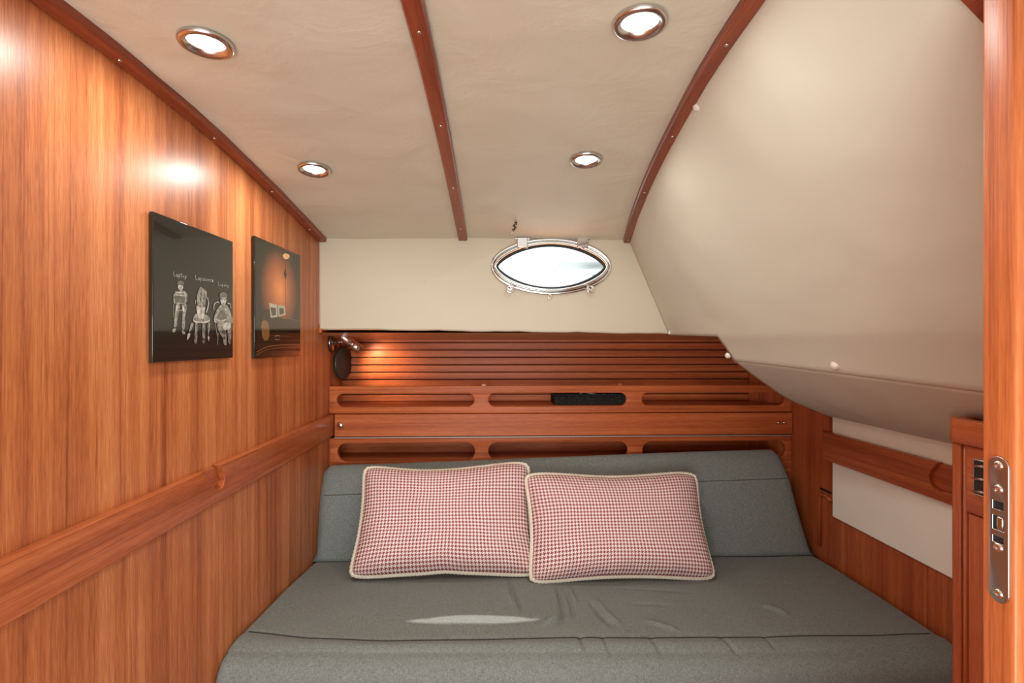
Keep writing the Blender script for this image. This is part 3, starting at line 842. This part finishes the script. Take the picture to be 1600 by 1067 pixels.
dc = at(536, 567, 0, XL + .022); dc.x = XL
dk = thing('wall_disc', dc, 'black round disc on the left bulkhead just below the reading lamp', 'disc')
rr = .063
G().lathe((XL + .017, dc.y, dc.z), (.0117, -.0024, 0), [(0, 0), (rr * .9, 0), (rr, .2), (rr, .8), (rr * .94, 1), (rr * .88, .9), (0, .9)], 48).build('rim', plain('disc_rim', (.030, .030, .022), .35), dk, shade=True)
G().lathe((XL + .0265, dc.y - .0019, dc.z), (.0028, -.0006, 0), [(rr * .86, 0), (rr * .84, .6), (0, 1)], 48).build('face', plain('disc_face', (.035, .034, .026), .6), dk, shade=True)

# ================================================================== PICTURES
def picture(tl_, br_, label):
    FX = XL + .009
    a, b = at(*tl_, 0, FX), at(*br_, 0, FX)
    r = thing('wall_picture', (XL, (a.y + b.y) / 2, b.z), label, 'picture')
    G().box(XL + .002, FX, a.y, b.y, b.z, a.z).build('acrylic_panel', M['acrylic'], r, bevel=.0012)
    return r, FX, a, b
pic, FX, pa, pb = picture((239, 330), (364, 559), 'black glossy picture with three chalk-white seated figures and handwriting')
lay = [0]
def nx_(): lay[0] += 1; return FX + .0004 + lay[0] * .00006
def cp(cx, cy): # crop drawing coordinates to the picture face
    p = at(240 + cx / 6.67, 400 + cy / 6.67, 0, FX); return (p.y, p.z)
def ribbon(g, pts, w, x, raw=False):
    P = [Vector((p if raw else cp(*p))) for p in pts]
    if len(P) > 2 and w > .00105:      # smooth once
        Q = [P[0]]
        for a, b in zip(P, P[1:]): Q += [a.lerp(b, .25), a.lerp(b, .75)]
        P = Q + [P[-1]]
    v = []
    for i, p in enumerate(P):
        t = (P[min(i + 1, len(P) - 1)] - P[max(i - 1, 0)]); t = t.normalized() if t.length > 1e-9 else Vector((1, 0)); n = Vector((-t.y, t.x)) * w / 2
        v += [(x, p.x + n.x, p.y + n.y), (x, p.x - n.x, p.y - n.y)]
    g.add(v, [(2 * i, 2 * i + 1, 2 * i + 3, 2 * i + 2) for i in range(len(P) - 1)])
def blob(g, pts, x):
    P = [Vector(cp(*p)) for p in pts]; Q = []
    if len(P) <= 4: Q = P
    for i in range(len(P) if len(P) > 4 else 0): Q += [P[i].lerp(P[(i + 1) % len(P)], .25), P[i].lerp(P[(i + 1) % len(P)], .75)]
    c = sum(Q, Vector((0, 0))) / len(Q)
    g.add([(x, c.x, c.y)] + [(x, q.x, q.y) for q in Q], [(0, 1 + i, 1 + (i + 1) % len(Q)) for i in range(len(Q))])
# lettering: stroke letters, unit box x 0..w, y 0 (baseline) .. 1 (cap height)
LET = {'L': ([[(.05, 1.1), (.0, .5), (.05, .05), (.5, .1)]], .55), 'a': ([[(.45, .5), (.15, .5), (.05, .2), (.25, 0), (.45, .25), (.45, .5), (.5, 0)]], .6),
       'p': ([[(.05, .5), (.08, -.45)], [(.05, .4), (.3, .55), (.45, .3), (.3, .0), (.07, .1)]], .55), 't': ([[(.2, 1.0), (.2, .05), (.4, .05)], [(0, .65), (.45, .7)]], .5),
       'o': ([[(.25, .5), (.03, .25), (.25, 0), (.45, .25), (.25, .5)]], .55), 'd': ([[(.4, .45), (.1, .45), (.05, .1), (.3, 0), (.42, .3), (.42, 1.05), (.45, 0)]], .55),
       'n': ([[(.05, .5), (.05, 0)], [(.05, .35), (.25, .52), (.42, .4), (.42, 0)]], .55), 'c': ([[(.45, .45), (.15, .5), (.03, .2), (.2, 0), (.45, .08)]], .5),
       'e': ([[(.05, .25), (.42, .3), (.3, .52), (.08, .4), (.08, .1), (.25, 0), (.45, .1)]], .5), 'g': ([[(.42, .45), (.1, .5), (.05, .15), (.3, .05), (.43, .45), (.42, -.3), (.1, -.4)]], .55)}
def write(text, x0, y0, x1, y1, h, wgt):
    g = G(); tot = sum(LET[c][1] for c in text) + .12 * (len(text) - 1); k = 1 / tot; u = 0; xl = nx_()
    for c in text:
        for st in LET[c][0]:
            pts = []
            for (a, b) in st:
                f = (u + a) * k; pts.append((lerp(x0, x1, f), lerp(y0, y1, f) - b * h))
            ribbon(g, pts, wgt, xl)
        u += LET[c][1] + .12
    g.build('handwriting', M['chalk'], pic)
write('Laptop', 206, 212, 342, 230, 48, .0010)
write('Lapdance', 434, 246, 622, 270, 44, .0010)
write('Lapdog', 672, 308, 778, 320, 34, .0009)
def draw(kind, mat, items):
    xl = nx_()
    for it in items:
        g = G()
        if it[0] == 'b': blob(g, it[1], xl)
        else: ribbon(g, it[1], it[2], xl)
        g.build('chalk_stroke', mat, pic)
# first figure: capped man with a laptop
draw(0, M['chalk_mid'], [
    ('b', [(205, 400), (222, 370), (262, 358), (320, 362), (348, 385), (350, 440), (335, 490), (320, 500), (215, 500), (203, 450)]),
    ('b', [(225, 500), (275, 500), (262, 580), (245, 660), (238, 745), (200, 740), (212, 640), (222, 560)]),
    ('b', [(285, 500), (345, 500), (340, 560), (322, 640), (322, 775), (290, 775), (290, 640), (295, 560)]),
    ('b', [(190, 760), (232, 745), (228, 790), (200, 798), (188, 785)]), ('b', [(290, 775), (320, 778), (328, 812), (305, 820), (290, 800)])])
draw(0, M['chalk_dark'], [('b', [(235, 300), (245, 265), (280, 255), (312, 270), (316, 302), (275, 292)]), ('b', [(218, 408), (322, 418), (320, 490), (216, 482)])])
draw(0, M['chalk'], [('b', [(248, 302), (280, 296), (304, 306), (304, 335), (285, 362), (262, 352), (250, 330)]),
    ('l', [(222, 372), (262, 385), (300, 378), (340, 400)], .0016), ('l', [(216, 405), (324, 416)], .0011), ('l', [(206, 405), (208, 470), (215, 500)], .0016),
    ('l', [(240, 520), (236, 570)], .0040), ('l', [(306, 520), (308, 575)], .0040), ('l', [(232, 600), (222, 700)], .0016), ('l', [(312, 600), (300, 700)], .0016), ('l', [(195, 785), (205, 765), (228, 770)], .0018),
    ('l', [(298, 790), (318, 795), (320, 812)], .0014), ('l', [(205, 500), (205, 640)], .0009), ('l', [(258, 568), (292, 566)], .0012)])
draw(0, M['hole'], [('l', [(262, 325), (272, 326)], .0012), ('l', [(285, 325), (295, 326)], .0012), ('l', [(268, 345), (286, 344)], .0010)])
# second figure: seen from behind, long hair, skirt
draw(0, M['chalk_mid'], [
    ('b', [(488, 318), (520, 345), (548, 380), (550, 430), (535, 480), (530, 520), (490, 530), (450, 515), (442, 450), (455, 380), (470, 335)]),
    ('b', [(400, 650), (440, 590), (500, 600), (560, 620), (588, 655), (570, 690), (520, 700), (480, 702), (430, 690)]),
    ('b', [(388, 690), (415, 695), (395, 760), (370, 800), (360, 790), (375, 740)]), ('b', [(430, 700), (455, 700), (450, 860), (422, 860)]),
    ('b', [(502, 700), (532, 700), (532, 860), (505, 860)]), ('b', [(555, 695), (585, 690), (580, 760), (572, 820), (562, 820)]),
    ('b', [(420, 865), (450, 862), (452, 905), (430, 915), (418, 900)]), ('b', [(502, 865), (530, 862), (532, 900), (515, 912), (502, 898)])])
draw(0, M['chalk'], [('b', [(438, 510), (475, 530), (500, 535), (535, 520), (525, 600), (520, 660), (460, 650), (445, 580)]),
    ('l', [(555, 430), (570, 480), (560, 540), (545, 590)], .0030), ('l', [(432, 460), (430, 500)], .0022), ('l', [(404, 665), (430, 690), (490, 690), (540, 690), (580, 672)], .0028),
    ('b', [(352, 800), (380, 805), (372, 840), (345, 882), (345, 845)]), ('b', [(556, 838), (580, 838), (574, 870), (570, 895), (564, 870)]), ('l', [(568, 820), (568, 840)], .0012), ('l', [(385, 700), (372, 780)], .0010), ('l', [(580, 700), (572, 800)], .0010),
    ('l', [(480, 330), (470, 400), (475, 480)], .0010), ('l', [(500, 340), (505, 420), (495, 500)], .0010), ('l', [(540, 350), (548, 400)], .0010)])
draw(0, M['chalk_dark'], [('l', [(490, 560), (488, 640)], .0014), ('l', [(488, 350), (486, 430), (480, 500)], .0010), ('l', [(518, 380), (522, 470)], .0010), ('l', [(430, 872), (440, 900)], .002), ('l', [(510, 872), (520, 900)], .002)])
# third figure: capped man seated with a small dog
draw(0, M['chalk_mid'], [
    ('b', [(690, 505), (740, 500), (780, 540), (805, 610), (822, 660), (820, 700), (760, 720), (690, 700), (625, 700), (620, 650), (640, 580)]),
    ('b', [(655, 700), (720, 700), (755, 800), (760, 930), (725, 930), (720, 860), (680, 800), (660, 750)]), ('b', [(760, 700), (805, 700), (805, 915), (775, 918), (765, 800)])])
draw(0, M['chalk_dark'], [('b', [(678, 430), (682, 390), (715, 372), (752, 385), (762, 430), (720, 428)]), ('b', [(680, 560), (715, 545), (740, 600), (760, 650), (700, 670), (670, 640)])])
draw(0, M['chalk'], [('b', [(690, 440), (752, 440), (752, 480), (732, 510), (708, 508), (690, 475)]), ('b', [(705, 700), (760, 690), (805, 700), (795, 750), (745, 775), (712, 750)]),
    ('l', [(625, 565), (622, 510), (640, 482), (680, 478)], .0020), ('l', [(800, 545), (798, 500), (765, 490)], .0020), ('l', [(668, 800), (660, 925)], .0014), ('l', [(640, 700), (658, 830)], .0012),
    ('l', [(640, 620), (690, 560), (725, 545)], .0014), ('l', [(735, 540), (775, 590), (800, 650)], .0022), ('l', [(640, 660), (700, 680), (750, 660)], .0016), ('l', [(684, 432), (758, 434)], .0010)])
draw(0, M['hole'], [('l', [(700, 455), (714, 456)], .0016), ('l', [(730, 455), (744, 456)], .0016), ('l', [(712, 480), (722, 500), (735, 482)], .0012), ('l', [(702, 572), (712, 600)], .0016), ('l', [(745, 640), (755, 650)], .0014)])

pic, FX, pa, pb = picture((398, 368), (469, 555), 'glossy picture of a wood-panelled room with armchair, newspaper and small lamp')
def print_mat():
    m, nt, b = new_mat('room_print'); L = nt.links.new
    tc = N(nt, 'ShaderNodeTexCoord'); sp = N(nt, 'ShaderNodeSeparateXYZ'); L(tc.outputs['Generated'], sp.inputs[0])
    def mt(op, a, c=None):
        n = N(nt, 'ShaderNodeMath', operation=op)
        for i, x in enumerate((a, c)):
            if x is None: continue
            if isinstance(x, (int, float)): n.inputs[i].default_value = x
            else: L(x, n.inputs[i])
        return n.outputs[0]
    y, z = sp.outputs[1], sp.outputs[2]
    d = mt('SQRT', mt('ADD', mt('POWER', mt('MULTIPLY', mt('SUBTRACT', y, .52), 1.9), 2), mt('POWER', mt('MULTIPLY', mt('SUBTRACT', z, .60), 2.1), 2)))
    wv = N(nt, 'ShaderNodeTexWave'); wv.bands_direction = 'Y'; wv.inputs['Scale'].default_value = 14; wv.inputs['Distortion'].default_value = 1
    L(tc.outputs['Generated'], wv.inputs['Vector'])
    k = mt('SUBTRACT', mt('SUBTRACT', 1, d), mt('MULTIPLY', wv.outputs['Fac'], .13))
    r = N(nt, 'ShaderNodeValToRGB'); e = r.color_ramp.elements
    e[0].position = .12; e[0].color = (.012, .011, .006, 1); e[1].position = .95; e[1].color = (.90, .30, .085, 1)
    q = e.new(.5); q.color = (.36, .10, .028, 1)
    L(k, r.inputs[0]); L(r.outputs[0], b.inputs['Base Color'])
    b.inputs['Roughness'].default_value = .12; b.inputs['Coat Weight'].default_value = .5; b.inputs['Specular IOR Level'].default_value = .25; b.inputs['Coat Roughness'].default_value = .04
    return m
g = G(); m_ = .001
g.add([(FX + .0004, pa.y + m_, pb.z + m_), (FX + .0004, pb.y - m_, pb.z + m_), (FX + .0004, pb.y - m_, pa.z - m_), (FX + .0004, pa.y + m_, pa.z - m_)], [(0, 1, 2, 3)])
g.build('print', print_mat(), pic)
lay[0] = 2
def cp(cx, cy): # 3.334 px per source pixel in this enlargement
    p = at(200 + cx / 3.334, 300 + cy / 3.334, 0, FX); return (p.y, p.z)
def pr(col): return plain('print_ink', col, .12, 0, .25, .5)
def draw2(col, items):
    xl = nx_(); mt_ = pr(col)
    for it in items:
        g = G()
        if it[0] == 'b': blob(g, it[1], xl)
        else: ribbon(g, it[1], it[2], xl)
        g.build('print_detail', mt_, pic)
draw2((.014, .014, .008), [('b', [(668, 690), (720, 690), (890, 690), (893, 846), (668, 858)])])
draw2((.035, .018, .008), [('b', [(690, 640), (735, 600), (770, 640), (800, 660), (860, 665), (893, 680), (893, 712), (690, 715)])])
draw2((.20, .10, .035), [('b', [(690, 680), (712, 662), (735, 690), (735, 770), (700, 775)]), ('l', [(815, 655), (860, 664), (893, 676)], .0022)])
draw2((.030, .024, .012), [('l', [(818, 365), (818, 420), (820, 600)], .0012), ('b', [(810, 425), (818, 400), (826, 430), (820, 456)])])
draw2((.46, .42, .30), [('b', [(733, 577), (775, 588), (778, 650), (742, 655)]), ('b', [(778, 588), (815, 592), (820, 640), (782, 650)])])
draw2((.07, .062, .045), [('b', [(740, 600), (768, 604), (770, 640), (748, 645)]), ('b', [(786, 605), (808, 606), (811, 632), (788, 640)]), ('l', [(776, 586), (779, 650)], .0012)])
draw2((.85, .50, .25), [('b', [(802, 326), (820, 318), (842, 328), (838, 345), (822, 352), (808, 343)])])
draw2((.24, .10, .035), [('l', [(668, 834), (720, 805), (800, 795), (893, 795)], .0020), ('l', [(668, 848), (725, 815), (893, 805)], .0012), ('l', [(735, 748), (846, 752), (858, 790)], .0008), ('l', [(735, 748), (722, 800)], .0008)])
draw2((.55, .50, .42), [('l', [(766, 748), (764, 768), (788, 770), (788, 748), (766, 748)], .0010)])

# ================================================================== LOCKER AT RIGHT
LX = .82; ly1 = at(1486.5, 700, 0, LX).y; ly0 = .56
lk = thing('locker', (.96, .73, 0), 'mahogany locker with raised rounded rim and drawer, beyond the door edge', 'cabinet')
topz = CZ - .136; rimb = CZ - .172
G().box(LX + .010, XR - .03, ly0, ly1 - .004, .0, CZ - .27).box(LX + .010, .93, ly0, ly1 - .004, CZ - .27, rimb).build('body', M['red_wood_z'], lk)
# raised rim: rounded tray edge
def rr_loop(x0, x1, y0, y1, r, n=8):
    P = []
    for cx, cy, a0 in ((x1 - r, y1 - r, 0), (x0 + r, y1 - r, 90), (x0 + r, y0 + r, 180), (x1 - r, y0 + r, 270)):
        for k in range(n + 1): a = math.radians(a0 + 90 * k / n); P.append((cx + r * math.cos(a), cy + r * math.sin(a)))
    return P
plate('rim', [rr_loop(LX - .007, .935, ly0, ly1 + .010, .024), rr_loop(LX + .013, .915, ly0 + .02, ly1 - .010, .012)], topz - rimb + .008, .003, lambda u, v, w: (u, v, rimb - .008 + w), M['red_wood_y'], lk)
plate('locker_top', [rr_loop(LX + .008, .92, ly0 + .014, ly1 - .004, .010)], .006, .001, lambda u, v, w: (u, v, rimb + .0005 + w), M['red_wood_y'], lk)
ey = lambda px: at(px, 700, 0, LX).y
G().box(LX, LX + .012, ey(1500), ly1, .0, rimb - .008).build('stile', M['red_wood_z'], lk, bevel=.003)
G().box(LX + .002, LX + .012, ey(1507), ey(1501), .0, rimb - .008).build('bead', M['red_wood_z'], lk, bevel=.004)
dzb = at(1510, 801, 0, LX).z
dr = G().box(LX + .001, LX + .012, ly0, ey(1508), dzb + .001, rimb - .009).build('drawer_front', M['red_wood_y'], lk, bevel=.002)
G().box(LX + .005, LX + .012, ly0, ey(1508), .02, dzb - .001).build('door', M['red_wood_z'], lk, bevel=.002)
za, zb_ = at(1528, 716, 0, LX).z, at(1528, 774, 0, LX).z
yA, yB = ey(1523), ey(1523) - .045
lt = G().box(LX - .004, LX + .004, yB, yA, zb_, za).build('latch_plate', M['chrome'], lk, bevel=.002)
G().box(LX - .0046, LX, yB + .003, yA - .003, zb_ + .003, za - .003).build('latch_recess', M['black'], lt)
for k in range(3):
    zz = lerp(zb_ + .010, za - .010, k / 2)
    G().tube([(LX - .006, yA - .004, zz - .003), (LX - .008, yA - .022, zz), (LX - .006, yB + .004, zz - .003)], .0025, 8).build('latch_bar', M['chrome'], lt, shade=True)

# ================================================================== SMALL THINGS
# short chain for holding the portlight open
q0 = at(806, 326, 1, 1.60); q0.z = zc(1.60, q0.x) - .002; q1 = at(803, 360, 1, 1.62)
ch = thing('hold_open_chain', q0, 'tiny dangling steel chain hanging from headliner left of portlight', 'chain')
nlk = 9; dkst = plain('dark_steel', (.10, .09, .08), .3, 1)
for k in range(nlk):
    c = q0.lerp(q1, (k + .5) / nlk) + Vector((.003 * math.sin(k * 1.3), 0, 0))
    ang = k % 2 * math.pi / 2 + .5; d = Vector((math.cos(ang), math.sin(ang), 0)); L_ = (q1 - q0).length / nlk * .72
    G().tube([c + d * .0032 * math.cos(a) + Vector((0, 0, L_ * math.sin(a))) for a in [2 * math.pi * i / 12 for i in range(12)]], .0013, 6, True).build('link', dkst, ch, shade=True)
G().tube([q0 + Vector((0, 0, .002)), q0 + Vector((0, 0, -.003))], .004, 12).build('eye_plate', M['steel'], ch, shade=True)
G().tube([q1, q1 + Vector((-.002, 0, -.006)), q1 + Vector((-.008, 0, -.009)), q1 + Vector((-.012, 0, -.005))], .0014, 6).build('hook', M['steel'], ch, shade=True)

# motor yacht seen through the glass
bo = thing('motor_yacht', (3.2, 14, CZ - 2), 'pale motor yacht with canopy outside, seen through the portlight', 'boat')
prof = []
for i in range(13):
    t = i / 12; x = lerp(.6, 8.0, t); wd = 1.4 * math.sin(math.pi * min(1, t * .75 + .02)) ** .5
    prof.append([(x, 14 - wd, CZ + .9 + .25 * t), (x, 14 - wd * .8, CZ - .6), (x, 14, CZ - 1.2), (x, 14 + wd * .8, CZ - .6), (x, 14 + wd, CZ + .9 + .25 * t)])
G().grid(prof, True).build('hull', M['white_gel'], bo, shade=True)
G().box(2.0, 5.4, 13.1, 14.9, CZ + .9, CZ + 1.75).build('cabin', M['white_gel'], bo, bevel=.2)
G().box(2.2, 5.0, 13.07, 13.1, CZ + 1.3, CZ + 1.6).build('cabin_window', plain('tinted_window', (.25, .27, .3), .1), bo)
G().box(1.0, 3.4, 13.0, 15.0, CZ + 2.02, CZ + 2.10).build('canopy', M['white_gel'], bo, bevel=.03)
for x, y in ((1.1, 13.1), (3.3, 13.1), (1.1, 14.9), (3.3, 14.9)): G().cyl((x, y, CZ + 1.0), (x, y, CZ + 2.03), .03).build('canopy_post', M['steel'], bo)
bo.location = (7.0, 30, CZ - 2); bo.scale = (1.6, 1.6, 1.6)      # moored some way off, standing high in the water
props(G().box(-20, 40, 6, 60, CZ - 1.4, CZ - .7).build('sea', plain('harbour_water', (.45, .50, .50), .3)), 'calm harbour water outside under the moored yacht', 'water', None, 'stuff')
